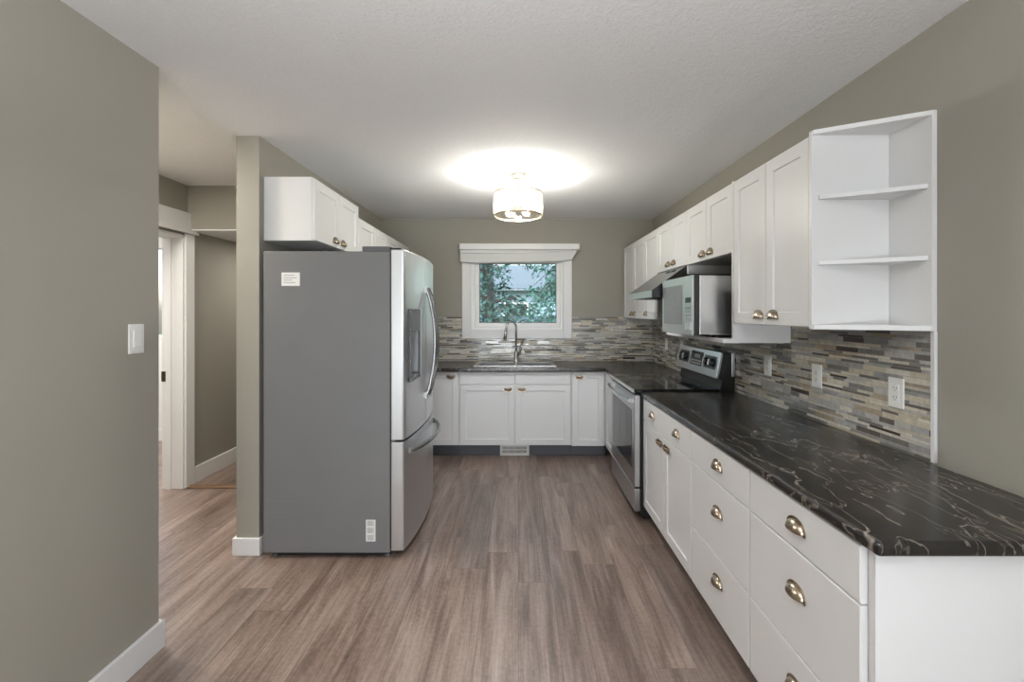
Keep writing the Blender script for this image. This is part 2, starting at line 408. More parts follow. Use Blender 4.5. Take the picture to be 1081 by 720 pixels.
# ------------------------------------------------------------------ kitchen window
wd = bpy.data.objects.new('window_1', None); COL.objects.link(wd); wd.location = (0, YB, WZ0); tag(wd, 'white framed window above the sink', None, None, 'structure')
bm = BM(); y0, y1 = YB-0.018, YB-0.0005
box(bm, -0.617, -0.520, y0, y1, 1.125, 2.09); box(bm, 0.497, 0.590, y0, y1, 1.125, 2.09)
box(bm, -0.520, 0.497, y0, y1, 1.125, 1.218); box(bm, -0.520, 0.497, y0, y1, 2.01, 2.09)
obj('casing', bm, 'trim', wd, 0.003)
bm = BM(); y0, y1 = YB+0.015, YB+0.095
fx0, fx1, fz0, fz1 = WX0+0.001, WX1-0.001, WZ0+0.001, WZ1-0.001
gx0, gx1, gz0, gz1 = -0.432, 0.425, 1.295, 1.955
def ring(bm, ax0, ax1, az0, az1, bx0, bx1, bz0, bz1, y0, y1):
    box(bm, ax0, bx0, y0, y1, az0, az1); box(bm, bx1, ax1, y0, y1, az0, az1)
    box(bm, bx0, bx1, y0, y1, az0, bz0); box(bm, bx0, bx1, y0, y1, bz1, az1)
ring(bm, fx0, fx1, fz0, fz1, -0.475, 0.465, 1.252, 1.985, y0, y1)
obj('frame', bm, 'vinyl', wd, 0.003)
bm = BM(); ring(bm, -0.474, 0.464, 1.253, 1.984, gx0, gx1, gz0, gz1, YB+0.035, YB+0.085)
obj('sash', bm, 'vinyl', wd, 0.004)
obj('glass', bx(gx0, gx1, YB+0.058, YB+0.062, gz0, gz1), 'pane', wd)
bm = BM(); ring(bm, gx0, gx1, gz0, gz1, gx0+0.007, gx1-0.007, gz0+0.007, gz1-0.007, YB+0.05, YB+0.07)
obj('gasket', bm, 'dark_grey', wd)

bl = thing('window_blind', (0.02, YB-0.05, 2.09), 'raised white roller blind with cassette above the sink window', 'blind')
bm = BM(); box(bm, -0.632, 0.662, 4.935, 4.99, 2.095, 2.162)
obj('cassette', bm, 'blind_box', bl, 0.008, seg=3)
bm = BM()
poly_prism(bm, [(-0.632, 0, 2.093), (-0.632, 0, 1.962), (-0.45, 0, 1.950), (0.40, 0, 1.965), (0.585, 0, 1.985), (0.628, 0, 2.06), (0.64, 0, 2.093)], (0, 0.035, 0))
bmesh.ops.translate(bm, verts=bm.verts, vec=(0, 4.945, 0))
obj('folded_shade', bm, 'blind', bl, 0.006)
bm = BM(); tube(bm, [(-0.63, 4.94, 2.055), (-0.1, 4.938, 2.058), (0.6, 4.938, 2.086)], 0.006, 8)
obj('hem_bar', bm, 'blind_box', bl, smooth=True)
for x in (-0.640, 0.662): obj('end_cap', bx(x, x+0.008, 4.935, 4.992, 2.092, 2.165), 'vinyl', bl, 0.002)

# ------------------------------------------------------------------ backsplash
CT = 0.875          # counter top height
TT = 0.010
bm = BM()
y0, y1 = YB-TT, YB-0.0005
box(bm, -1.508, -0.620, y0, y1, CT+0.001, 1.362); box(bm, 0.593, XR-TT-0.001, y0, y1, CT+0.001, 1.362); box(bm, -0.620, 0.593, y0, y1, CT+0.001, 1.122)
o = struct('trim_2', bm, 'tile', 'grey and beige linear mosaic backsplash behind the sink')
bm = BM(); box(bm, XR-TT, XR-0.0005, 1.625, YB-TT-0.001, CT+0.001, 1.349)
o = struct('trim_3', bm, 'tile', 'grey and beige linear mosaic backsplash along the long counter')
bm = BM(); box(bm, XR-TT-0.002, XR-0.0005, 1.610, 1.624, CT+0.001, 1.343)
struct('trim_4', bm, 'trim', 'white edge strip closing the mosaic backsplash')

# ------------------------------------------------------------------ cabinet parts
def cup_pull_mesh():
    bm = BM(); a, d, h = 0.040, 0.024, 0.032; nt, ns = 18, 7; g = []
    for i in range(nt+1):
        t = PI*i/nt; row = []
        for j in range(ns+1):
            s = PI/2*j/ns
            st = max(math.sin(t), 0.02)**0.8
            row.append(bm.verts.new((a*math.cos(t), -d*st*math.cos(s), h*st*math.sin(s))))
        g.append(row)
    for i in range(nt):
        for j in range(ns): bm.faces.new((g[i][j], g[i+1][j], g[i+1][j+1], g[i][j+1]))
    n = bm.faces[:]
    bmesh.ops.recalc_face_normals(bm, faces=n)
    bmesh.ops.solidify(bm, geom=n, thickness=0.003)
    # back flange with flared ends
    pts = []
    for k in range(25):
        t = PI*k/24; pts.append((0.046*math.cos(t), 0, 0.001+0.038*max(0, math.sin(t))**0.8))
    pts += [(-0.044, 0, -0.006), (-0.030, 0, -0.003), (0.030, 0, -0.003), (0.044, 0, -0.006)]
    poly_prism(bm, pts, (0, -0.003, 0))
    me = bpy.data.meshes.new('pull'); bm.to_mesh(me); bm.free(); me.materials.append(M['brass'])
    for p in me.polygons: p.use_smooth = len(p.vertices) == 4
    return me
PULL = cup_pull_mesh()
ROT = {'-y': 0.0, '-x': -PI/2, '+x': PI/2}
def pull(parent, loc, face, flip=False):
    o = bpy.data.objects.new('pull', PULL); COL.objects.link(o); o.parent = parent
    o.location = Vector(loc) - wloc(parent); o.rotation_euler = (0, PI if flip else 0, ROT[face]); return o

def front(name, parent, face, plane, a0, a1, z0, z1, shaker=True, t=0.019, stile=0.058, depth=0.007, mat='cabinet'):
    """A door or drawer front whose outer face lies at `plane`; face '-x','+x','-y'; a0..a1 along the run."""
    bm = BM()
    def P(a, n, z):   # n = distance behind the outer face
        if face == '-x': return (plane+n, a, z)
        if face == '+x': return (plane-n, a, z)
        return (a, plane+n, z)
    def quad(k, n): return [bm.verts.new(P(a, n, z)) for a, z in ((a0+k, z0+k), (a1-k, z0+k), (a1-k, z1-k), (a0+k, z1-k))]
    c = 0.0025
    loops = [quad(0, t), quad(0, c), quad(c, 0)]
    if shaker:
        s = min(stile, (a1-a0)*0.3)
        loops += [quad(s, 0), quad(s+0.002, depth*0.8), quad(s+0.004, depth)]
    bm.faces.new(loops[0])
    for A, B in zip(loops, loops[1:]):
        for k in range(4): bm.faces.new((A[k], A[(k+1) % 4], B[(k+1) % 4], B[k]))
    bm.faces.new(loops[-1])
    bmesh.ops.recalc_face_normals(bm, faces=bm.faces)
    return obj(name, bm, mat, parent)

GRP_U = 'white shaker wall cabinets'
GRP_B = 'white base cabinets'

# --- right wall cabinets: door faces at X = 1.162
UX, UT, UB = 1.162, 2.125, 1.350
UXB = UX + 0.020          # carcass front
def upper_right(name, y0, y1, zb, label, doors, pulls, zt=UT):
    r = thing(name, ((UX+XR)/2, (y0+y1)/2, zb), label, 'cabinet', GRP_U)
    obj('carcass', bx(UXB, XR-0.001, y0+0.0008, y1-0.0008, zb, zt), 'cabinet', r, 0.001)
    for i, (d0, d1) in enumerate(doors):
        d = front('door', r, '-x', UX, d0+0.0015, d1-0.0015, zb+0.002, zt-0.012)
        for (yp, zp) in pulls[i]: pull(d, (UX, yp, zp), '-x')
    return r
upper_right('wall_cabinet', 1.815, 2.457, UB, 'tall double-door white wall cabinet between open shelf and microwave',
            [(1.815, 2.136), (2.136, 2.457)], [[(2.075, 1.385)], [(2.200, 1.385)]])
upper_right('wall_cabinet', 2.475, 3.140, 1.735, 'short double-door white wall cabinet directly over the microwave',
            [(2.475, 2.808), (2.808, 3.140)], [[(2.755, 1.765)], [(2.872, 1.765)]])
upper_right('wall_cabinet', 3.140, 3.790, 1.738, 'short double-door white wall cabinet over the range hood',
            [(3.140, 3.465), (3.465, 3.790)], [[(3.40, 1.768)], [(3.525, 1.768)]])
upper_right('wall_cabinet', 3.790, 4.195, UB, 'single-door white wall cabinet just past the range hood',
            [(3.790, 4.195)], [[(4.14, 1.385)]])
upper_right('wall_cabinet', 4.195, 4.998, UB, 'double-door white wall cabinet in the corner by the window wall',
            [(4.195, 4.598), (4.598, 4.998)], [[(4.545, 1.385)], [(4.66, 1.385)]])

# --- open end shelf
sh = thing('open_corner_shelf', (1.33, 1.71, UB), 'white open end shelf with two angled boards on the greige wall', 'shelf')
Y0, Y1 = 1.615, 1.796
obj('side_panel', bx(UX-0.002, XR-0.019, 1.796, 1.8145, UB-0.006, UT+0.004), 'cabinet', sh, 0.0012)
obj('wall_panel', bx(XR-0.018, XR-0.001, 1.610, 1.8145, UB-0.006, UT+0.004), 'cabinet', sh, 0.0012)
def shelf_board(z0, z1, inset):
    bm = BM(); k = inset
    pts = [(XR-0.0185, 1.7955, z0), (UX+0.0+k*1.6, 1.7955, z0), (UX+0.0+k*1.6, 1.788-k*0.2, z0), (XR-0.0185, 1.612+k, z0)]
    poly_prism(bm, pts, (0, 0, z1-z0)); return bm
obj('top_board', shelf_board(UT-0.014, UT+0.004, 0.0), 'cabinet', sh, 0.0012)
obj('bottom_board', shelf_board(UB-0.006, UB+0.013, 0.0), 'cabinet', sh, 0.0012)
obj('shelf', shelf_board(1.597, 1.614, 0.014), 'cabinet', sh, 0.0012)
obj('shelf', shelf_board(1.855, 1.872, 0.014), 'cabinet', sh, 0.0012)

# --- microwave shelf with its side panel and rail
ms = thing('microwave_shelf', (1.3, 2.9, 1.245), 'white shelf board with end panel carrying the microwave', 'shelf')
obj('board', bx(1.108, XR-TT-0.002, 2.4745, 3.40, 1.245, 1.268), 'cabinet', ms, 0.002)
bm = BM()
poly_prism(bm, [(1.108, 2.458, 1.245), (XR-TT-0.002, 2.458, 1.245), (XR-TT-0.002, 2.458, 1.347), (UX, 2.458, 1.347), (UX, 2.458, 1.268), (1.108, 2.458, 1.268)], (0, 0.0160, 0))
box(bm, UX, XR-TT-0.002, 2.458, 2.474, 1.3475, 2.120)
obj('end_panel', bm, 'cabinet', ms)
obj('rail', bx(UX+0.004, XR-0.002, 3.118, 3.138, 1.675, 1.733), 'cabinet', ms, 0.001)

# --- left wall cabinets (door faces at X = -1.204)
LX = -1.204
def upper_left(y0, y1, zb, zt, label):
    r = thing('wall_cabinet', ((LX+XL)/2, (y0+y1)/2, zb), label, 'cabinet', GRP_U)
    obj('carcass', bx(XL+0.001, LX-0.020, y0+0.0008, y1-0.0008, zb, zt), 'cabinet', r, 0.001)
    m = (y0+y1)/2
    for d0, d1, yp in ((y0, m, m-0.065), (m, y1, m+0.065)):
        d = front('door', r, '+x', LX, d0+0.0015, d1-0.0015, zb+0.002, zt-0.010)
        pull(d, (LX, yp, zb+0.03), '+x')
upper_left(2.697, 3.432, 1.838, 2.216, 'short white wall cabinet mounted directly over the refrigerator')
upper_left(3.432, 4.215, 1.45, 2.135, 'white wall cabinet just behind the one over the refrigerator')
upper_left(4.215, 4.998, 1.45, 2.135, 'white wall cabinet behind the refrigerator, touching the window wall')

# --- base cabinets, right run: front faces at X = 0.847
BX = 0.847; BXB = BX+0.020; TK = 0.10; BT = CT-0.037
def base_right(y0, y1, label, near_end=False):
    r = thing('base_cabinet', ((BX+XR)/2, (y0+y1)/2, 0), label, 'cabinet', GRP_B)
    bm = BM(); box(bm, BXB, XR-0.012, y0+0.0008, y1-0.0008, TK, BT)
    obj('carcass', bm, 'cabinet', r, 0.001)
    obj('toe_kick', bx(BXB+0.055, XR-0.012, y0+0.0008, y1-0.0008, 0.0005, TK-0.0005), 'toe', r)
    return r
r = base_right(1.118, 1.666, 'white three-drawer base cabinet at the open end of the long counter')
obj('end_panel', bx(BXB-0.004, XR-0.002, 1.098, 1.1165, 0.0005, BT), 'cabinet', r, 0.001)
def drawers(r, y0, y1, yp):
    for z0, z1 in ((0.688, BT-0.006), (0.376, 0.683), (0.103, 0.371)):
        d = front('drawer', r, '-x', BX, y0, y1, z0, z1, shaker=False)
        pull(d, (BX, yp, (z0+z1)/2-0.012 if z1 > 0.7 else (z0+z1)/2+0.02), '-x')
drawers(r, 1.126, 1.662, 1.385)
r = base_right(1.666, 2.222, 'white three-drawer base cabinet in the middle of the long counter')
drawers(r, 1.670, 2.218, 1.93)
r = base_right(2.222, 3.078, 'white base cabinet with two doors and one wide drawer beside the range')
d = front('drawer', r, '-x', BX, 2.226, 3.074, 0.688, BT-0.006, shaker=False)
pull(d, (BX, 2.43, 0.75), '-x'); pull(d, (BX, 2.87, 0.75), '-x')
d = front('door', r, '-x', BX, 2.226, 2.648, 0.103, 0.683); pull(d, (BX, 2.588, 0.645), '-x', True)
d = front('door', r, '-x', BX, 2.652, 3.074, 0.103, 0.683); pull(d, (BX, 2.716, 0.645), '-x', True)
# corner filler cabinet past the range
r = thing('base_cabinet', (1.1, 4.1, 0), 'narrow white base cabinet between the range and the window wall corner', 'cabinet', GRP_B)
obj('carcass', bx(BXB, XR-0.012, 3.872, 4.44, TK, BT), 'cabinet', r, 0.001)
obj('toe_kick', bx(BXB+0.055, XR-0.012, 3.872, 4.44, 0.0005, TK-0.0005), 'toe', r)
d = front('door', r, '-x', BX, 3.876, 4.398, 0.118, BT-0.006); pull(d, (BX, 3.945, 0.775), '-x', True)

# --- base cabinets, back run: front faces at Y = 4.42
BY = 4.42; BYB = BY+0.020
def base_back(x0, x1, label):
    r = thing('base_cabinet', ((x0+x1)/2, 4.7, 0), label, 'cabinet', GRP_B)
    zt = 0.66 if x0 < 0 < x1 else BT
    bm = BM(); box(bm, x0+0.0008, x1-0.0008, BYB, YB-0.012, 0.115, zt)
    if zt < BT: box(bm, x0+0.0008, x1-0.0008, BYB, BYB+0.02, zt, BT)
    obj('carcass', bm, 'cabinet', r)
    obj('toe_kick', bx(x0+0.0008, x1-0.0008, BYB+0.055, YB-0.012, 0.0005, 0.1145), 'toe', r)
    return r
r = base_back(-1.45, -0.576, 'white base cabinet with one tall door, half hidden by the refrigerator')
d = front('door', r, '-y', BY, -0.93, -0.580, 0.120, BT-0.006); pull(d, (-0.655, BY, 0.80), '-y', True)
r = base_back(-0.576, 0.518, 'white sink base cabinet with two doors below two blank panels')
for a0, a1, xp in ((-0.566, -0.034, -0.098), (-0.030, 0.510, 0.035)):
    front('blank_panel', r, '-y', BY, a0, a1, 0.712, BT-0.006, shaker=False)
    d = front('door', r, '-y', BY, a0, a1, 0.120, 0.707); pull(d, (xp, BY, 0.675), '-y', True)
r = base_back(0.518, 0.862, 'white base cabinet with one tall door right of the sink cabinet')
d = front('door', r, '-y', BY, 0.524, 0.838, 0.112, BT-0.006); pull(d, (0.598, BY, 0.795), '-y', True)

# --- toe-kick vent register
vt = thing('vent_register', (-0.035, 4.48, 0), 'white slotted vent register in the toe kick under the sink', 'vent')
bm = BM(); ring(bm, -0.178, 0.108, 0.002, 0.108, -0.158, 0.088, 0.022, 0.090, 4.478, 4.4945); obj('frame', bm, 'plate', vt, 0.002)
bm = BM()
for k in range(23):
    x = -0.154+k*0.0108; box(bm, x, x+0.005, 4.483, 4.4935, 0.022, 0.090)
box(bm, -0.158, 0.088, 4.482, 4.494, 0.054, 0.059)
obj('louvre', bm, 'plate', vt)
obj('backing', bx(-0.158, 0.088, 4.4938, 4.4945, 0.022, 0.09), 'dark_grey', vt)

# ------------------------------------------------------------------ countertops
CF = 0.835
bm = BM(); box(bm, CF, XR-TT-0.001, 1.055, 3.080, CT-0.036, CT)
o = obj('countertop', bm, 'marble', None, 0.0125, seg=4); tag(o, 'long dark marbled countertop over the drawer cabinets', 'countertop')
bm = BM(); z0, z1 = CT-0.036, CT
SX0, SX1, SY0, SY1 = -0.415, 0.350, 4.535, 4.875      # sink cut-out
outer = [(-1.505, 4.385), (CF, 4.385), (CF, 3.868), (XR-TT-0.001, 3.868), (XR-TT-0.001, YB-TT-0.001), (-1.505, YB-TT-0.001)]
hole = [(SX0, SY0), (SX1, SY0), (SX1, SY1), (SX0, SY1)]
for z in (z0, z1):
    es = []
    for loop in (outer, hole):
        vs = [bm.verts.new((x, y, z)) for x, y in loop]
        es += [bm.edges.new((vs[i], vs[(i+1) % len(vs)])) for i in range(len(vs))]
    bmesh.ops.triangle_fill(bm, edges=es, use_beauty=True)
bm.verts.ensure_lookup_table()
n = len(outer)+len(hole)
for base, cnt in ((0, len(outer)), (len(outer), len(hole))):
    for i in range(cnt):
        j = (i+1) % cnt
        bm.faces.new((bm.verts[base+i], bm.verts[base+j], bm.verts[n+base+j], bm.verts[n+base+i]))
bmesh.ops.recalc_face_normals(bm, faces=bm.faces)
o = obj('countertop', bm, 'marble', None, 0.010, seg=3); tag(o, 'L-shaped dark countertop around the sink and window wall corner', 'countertop')

# ------------------------------------------------------------------ sink and faucet
sk = thing('kitchen_sink', (-0.03, 4.7, CT), 'stainless steel double-bowl sink set in the dark countertop', 'sink')
bm = BM(); zr = CT+0.0012
rx0, rx1, ry0, ry1 = -0.44, 0.375, 4.505, 4.955
bowls = [(-0.405, -0.050, 4.545, 4.865), (-0.015, 0.340, 4.545, 4.865)]
# rim deck around two bowls
def strip(x0, x1, y0, y1): box(bm, x0, x1, y0, y1, zr, zr+0.006)
strip(rx0, rx1, ry0, 4.545); strip(rx0, rx1, 4.865, ry1); strip(rx0, -0.405, 4.545, 4.865); strip(0.340, rx1, 4.545, 4.865); strip(-0.050, -0.015, 4.545, 4.865)
obj('rim', bm, 'steel_bright', sk)
for (x0, x1, y0, y1) in bowls:
    bm = BM(); zb = 0.70; w = 0.002
    box(bm, x0, x1, y0, y1, zb, zb+w); box(bm, x0, x0+w, y0, y1, zb+w, zr); box(bm, x1-w, x1, y0, y1, zb+w, zr)
    box(bm, x0+w, x1-w, y0, y0+w, zb+w, zr); box(bm, x0+w, x1-w, y1-w, y1, zb+w, zr)
    b = obj('bowl', bm, 'steel', sk)
    bm = BM(); lathe(bm, ((x0+x1)/2, (y0+y1)/2, zb+w), [(0.045, 0.0), (0.045, 0.003), (0.03, 0.003), (0.02, 0.0015)], 24); obj('drain', bm, 'chrome', b)
fc = thing('faucet', (-0.022, 4.915, zr+0.006), 'brushed nickel gooseneck faucet standing behind the sink', 'faucet')
fx, fy, fz = -0.022, 4.915, zr+0.0065
bm = BM(); lathe(bm, (fx, fy, fz), [(0.029, 0), (0.029, 0.006), (0.024, 0.012), (0.020, 0.02), (0.020, 0.10), (0.016, 0.115)], 24); obj('body', bm, 'nickel', fc, smooth=True)
pts = [(fx, fy, fz+0.10), (fx, fy, fz+0.36)]
dx, dy = -0.052, -0.052*1.2
for k in range(1, 13):
    a = PI*k/12; pts.append((fx+dx*(1-math.cos(a)), fy+dy*(1-math.cos(a)), fz+0.36+0.075*math.sin(a)))
pts.append((fx+2*dx-0.004, fy+2*dy, fz+0.325))
bm = BM(); tube(bm, pts, 0.0115, 12); obj('spout', bm, 'nickel', fc, smooth=True)
bm = BM(); e = Vector(pts[-1]); tube(bm, [e+Vector((0, 0, 0.02)), e+Vector((-0.004, -0.001, -0.03)), e+Vector((-0.010, -0.002, -0.085))], [0.014, 0.016, 0.019], 14); obj('spray_head', bm, 'nickel', fc, smooth=True)
bm = BM(); tube(bm, [(fx+0.016, fy, fz+0.06), (fx+0.035, fy-0.003, fz+0.09), (fx+0.075, fy-0.01, fz+0.235)], [0.012, 0.013, 0.010], 10); obj('lever', bm, 'lever_metal', fc, smooth=True)

# ------------------------------------------------------------------ refrigerator
FY0, FY1 = 2.608, 3.505
FX0, FXB, FXD = -1.462, -0.735, -0.655
FZ0, FZ1 = 0.030, 1.762
fr = thing('refrigerator', (-1.05, 3.05, 0), 'grey french-door refrigerator with ice dispenser next to the wall end', 'refrigerator')
bm = BM(); box(bm, FX0, FXB, FY0, FY1, FZ0, FZ1)
obj('case', bm, 'grey_case', fr, 0.006)
def frx(y):           # bowed door front
    t = (y-FY0)/(FY1-FY0)*2-1
    return FXD + 0.036*(1-t*t)
def bowed(y0, y1, z0, z1, xb, n=14, rnd0=True, rnd1=True, hole=None):
    bm = BM(); ys = [y0+(y1-y0)*i/n for i in range(n+1)]
    out = [(xb, y0)]
    for i, y in enumerate(ys):
        x = frx(y)
        if rnd0 and i == 0: out += [(x-0.012, y), (x-0.003, y+0.004)]; continue
        if rnd1 and i == n: out += [(x-0.003, y-0.004), (x-0.012, y)]; continue
        out.append((x, y))
    out.append((xb, y1))
    poly_prism(bm, [(x, y, z0) for x, y in out], (0, 0, z1-z0)); return bm
YM = (FY0+FY1)/2
ZS = 0.672
XD0 = FXB+0.006
d_near = None
# near door is built around the dispenser recess
dy0, dy1, dz0, dz1 = 2.675, 2.915, 1.00, 1.432
nd = bowed(FY0+0.002, YM-0.003, ZS+0.006, FZ1+0.010, XD0)
d_near = obj('door', nd, 'steel_v', fr, 0.003)
cut = obj('cutter', bx(-0.70, -0.4, dy0, dy1, dz0, dz1), 'void')
bo = d_near.modifiers.new('cut', 'BOOLEAN'); bo.object = cut; bo.operation = 'DIFFERENCE'; bo.solver = 'EXACT'
dg = bpy.context.evaluated_depsgraph_get()
me = bpy.data.meshes.new_from_object(d_near.evaluated_get(dg)); d_near.modifiers.clear(); d_near.data = me
bpy.data.objects.remove(cut)
d_far = obj('door', bowed(YM+0.003, FY1-0.002, ZS+0.006, FZ1+0.010, XD0), 'steel_v', fr, 0.003)
fz_ = obj('freezer_drawer', bowed(FY0+0.002, FY1-0.002, FZ0+0.012, ZS-0.006, XD0), 'steel_v', fr, 0.003)
obj('door_gasket', bx(FXB-0.001, XD0+0.001, FY0+0.006, FY1-0.006, FZ0+0.02, FZ1-0.004), 'black', fr)
# dispenser
dp = obj('dispenser', bx(-0.699, -0.690, dy0+0.0005, dy1-0.0005, dz0+0.0005, dz1-0.0005), 'cavity', fr)
bm = BM(); box(bm, -0.690, -0.628, dy0+0.003, dy1-0.003, 1.295, dz1-0.003); obj('control_panel', bm, 'dark_grey', dp, 0.003)
bm = BM(); ring(bm, dy0+0.001, dy1-0.001, dz0+0.001, dz1-0.001, dy0+0.012, dy1-0.012, dz0+0.012, dz1-0.006, -0.640, -0.625)
for v in bm.verts: v.co = Vector((v.co.y, v.co.x, v.co.z))
bmesh.ops.recalc_face_normals(bm, faces=bm.faces)
obj('bezel', bm, 'dark_grey', dp, 0.002)
bm = BM(); box(bm, -0.690, -0.668, (dy0+dy1)/2-0.03, (dy0+dy1)/2+0.03, 1.12, 1.25); obj('paddle', bm, 'black', dp, 0.004)
bm = BM(); box(bm, -0.690, -0.630, dy0+0.014, dy1-0.014, dz0+0.013, dz0+0.024); obj('drip_tray', bm, 'dark_grey', dp, 0.002)
# handles
def vhandle(door, y):
    xs = frx(y); pts = []
    for k in range(17):
        t = k/16; pts.append((xs+0.008+0.062*math.sin(PI*t)**0.75, y, 0.850+0.725*t))
    bm = BM(); tube(bm, pts, 0.0125, 10); 
    box(bm, xs-0.012, xs+0.018, y-0.012, y+0.012, 0.845, 0.885); box(bm, xs-0.012, xs+0.018, y-0.012, y+0.012, 1.54, 1.58)
    obj('handle', bm, 'handle_steel', door, smooth=False)
vhandle(d_near, YM-0.045); vhandle(d_far, YM+0.045)
pts = []
for k in range(21):
    t = k/20; y = FY0+0.075+(FY1-FY0-0.15)*t; pts.append((frx(y)+0.006+0.062*math.sin(PI*t)**0.6, y, 0.598))
bm = BM(); tube(bm, pts, 0.0135, 10)
for y in (FY0+0.08, FY1-0.08): box(bm, frx(y)-0.012, frx(y)+0.016, y-0.013, y+0.013, 0.583, 0.613)
obj('handle', bm, 'handle_steel', fz_)
# top hinge covers, kick, feet, side details
for y in (FY0+0.012, FY1-0.075): obj('hinge_cover', bx(-0.90, -0.735, y, y+0.063, FZ1+0.0005, FZ1+0.030), 'dark_grey', fr, 0.004)
bm = BM(); box(bm, -0.742, -0.672, FY0+0.008, FY0+0.05, FZ1+0.0105, FZ1+0.022); obj('hinge', bm, 'black', fr, 0.003)
bm = BM(); box(bm, -0.735, -0.712, FY0+0.010, FY0+0.035, ZS-0.0055, ZS+0.0055); obj('hinge', bm, 'chrome', fr, 0.001)
obj('kick_grille', bx(FX0+0.06, FXB-0.03, FY0+0.03, FY1-0.03, 0.004, FZ0+0.001), 'black', fr)
for y in (FY0+0.04, FY1-0.04):
    for x in (FX0+0.05, -0.76):
        bm = BM(); lathe(bm, (x, y, 0), [(0.02, 0.0005), (0.02, 0.012), (0.01, 0.012), (0.01, 0.032)], 16); obj('foot', bm, 'dark_grey', fr)
bm = BM(); box(bm, -1.452, -1.28, FY0-0.0022, FY0+0.001, 0.322, 0.330); box(bm, -1.452, -1.28, FY0-0.0022, FY0+0.001, 0.255, 0.262)
obj('pressed_rib', bm, 'grey_case', fr, 0.001)
s1 = obj('sticker', bx(-1.357, -1.252, FY0-0.0012, FY0-0.0002, 1.563, 1.640), 'sticker', fr)
bm = BM()
for k, w in enumerate((0.062, 0.075, 0.05, 0.068)): box(bm, -1.345, -1.345+w, FY0-0.0016, FY0-0.0011, 1.622-k*0.014, 1.626-k*0.014)
obj('print', bm, 'greyline', s1)
s2 = obj('sticker', bx(-0.873, -0.818, FY0-0.0012, FY0-0.0002, 0.098, 0.222), 'sticker', fr)
bm = BM()
for k in range(22):
    if k in (6, 7, 14, 15): continue
    z = 0.104+k*0.0052; box(bm, -0.866, -0.826 if k % 3 else -0.834, FY0-0.0016, FY0-0.0011, z, z+0.0022+0.001*(k % 2))
obj('print', bm, 'greyline', s2)
bm = BM(); tube(bm, [(-1.36, 2.70, FZ1+0.006), (-1.25, 2.72, FZ1+0.012), (-1.20, 2.74, FZ1+0.022), (-1.13, 2.75, FZ1+0.012), (-1.05, 2.80, FZ1+0.007), (-1.38, 3.0, FZ1+0.007)], 0.0042, 8)
cd = obj('power_cord', bm, 'rubber', None, smooth=True); tag(cd, 'thin black cord lying on top of the refrigerator', 'cord')

# ------------------------------------------------------------------ range
RY0, RY1 = 3.088, 3.862
RX = 0.790; RB = XR-TT-0.004
rg = thing('kitchen_range', (1.12, 3.47, 0), 'black and stainless freestanding electric range between the two countertops', 'range')
obj('body', bx(RX+0.045, RB, RY0, RY1, 0.03, 0.868), 'black', rg, 0.002)
bm = BM(); box(bm, RX-0.002, 1.37, RY0, RY1, 0.869, 0.889)
ck = obj('cooktop', bm, 'glass_black', rg, 0.004)
for (x, y, r_) in ((0.95, 3.28, 0.10), (0.95, 3.68, 0.085), (1.22, 3.28, 0.085), (1.22, 3.68, 0.10)):
    bm = BM(); lathe(bm, (x, y, 0.8892), [(r_, 0), (r_, 0.0004), (r_-0.003, 0.0004), (r_-0.003, 0), (r_, 0)], 40, cap=False)
    obj('burner_ring', bm, 'dark_grey', ck)
bm = BM(); box(bm, RX-0.008, RX+0.002, RY0, RY1, 0.862, 0.889); obj('front_edge', bm, 'chrome', rg, 0.003)
od = obj('oven_door', bx(RX, RX+0.042, RY0+0.003, RY1-0.003, 0.222, 0.848), 'steel', rg, 0.006)
bm = BM(); box(bm, RX-0.0025, RX+0.001, RY0+0.075, RY1-0.075, 0.335, 0.735); obj('window', bm, 'oven_glass', od, 0.001)
pts = []
for k in range(17):
    t = k/16; pts.append((RX-0.028-0.026*math.sin(PI*t), RY0+0.035+(RY1-RY0-0.07)*t, 0.805))
bm = BM(); tube(bm, pts, 0.013, 12)
for y in (RY0+0.045, RY1-0.045): box(bm, RX-0.034, RX+0.002, y-0.012, y+0.012, 0.793, 0.817)
obj('handle', bm, 'chrome', od)
wdz = obj('warming_drawer', bx(RX, RX+0.042, RY0+0.003, RY1-0.003, 0.055, 0.212), 'steel', rg, 0.006)
obj('plinth', bx(RX+0.06, RB-0.02, RY0+0.02, RY1-0.02, 0.0008, 0.03), 'black', rg)
# backguard
bm = BM(); poly_prism(bm, [(1.371, RY0, 0.868), (RB, RY0, 0.868), (RB, RY0, 1.132), (1.392, RY0, 1.132), (1.362, RY0, 0.968), (1.385, RY0, 0.950)], (0, RY1-RY0, 0))
bk = obj('backguard', bm, 'black', rg, 0.002)
bm = BM(); poly_prism(bm, [(1.340, RY0-0.003, 0.962), (1.360, RY0-0.003, 0.958), (1.392, RY0-0.003, 1.133), (1.376, RY0-0.003, 1.140)], (0, RY1-RY0+0.006, 0))
bp = obj('control_panel', bm, 'steel', bk, 0.003)
obj('end_trim', bx(RB-0.022, RB+0.001, RY0-0.004, RY0+0.012, 0.975, 1.134), 'steel', bk, 0.002)
nrm = Vector((-0.175, 0, 0.033)).normalized()
def on_panel(y, s, out): # s: 0..1 up the sloped face
    return Vector((1.340+(1.376-1.340)*s, y, 0.962+(1.140-0.962)*s)) + nrm*out
def panel_box(y0, y1, s0, s1, o0, o1, name, mat, bev=0.002):
    bm = BM(); q = [on_panel(y0, s0, o0), on_panel(y1, s0, o0), on_panel(y1, s1, o0), on_panel(y0, s1, o0)]
    poly_prism(bm, [tuple(p) for p in q], tuple(nrm*(o1-o0))); return obj(name, bm, mat, bp, bev)
panel_box(3.355, 3.575, 0.28, 0.86, 0.0, 0.004, 'display', 'glass_black')
panel_box(3.40, 3.50, 0.60, 0.76, 0.004, 0.005, 'clock_window', 'dark_grey', 0)
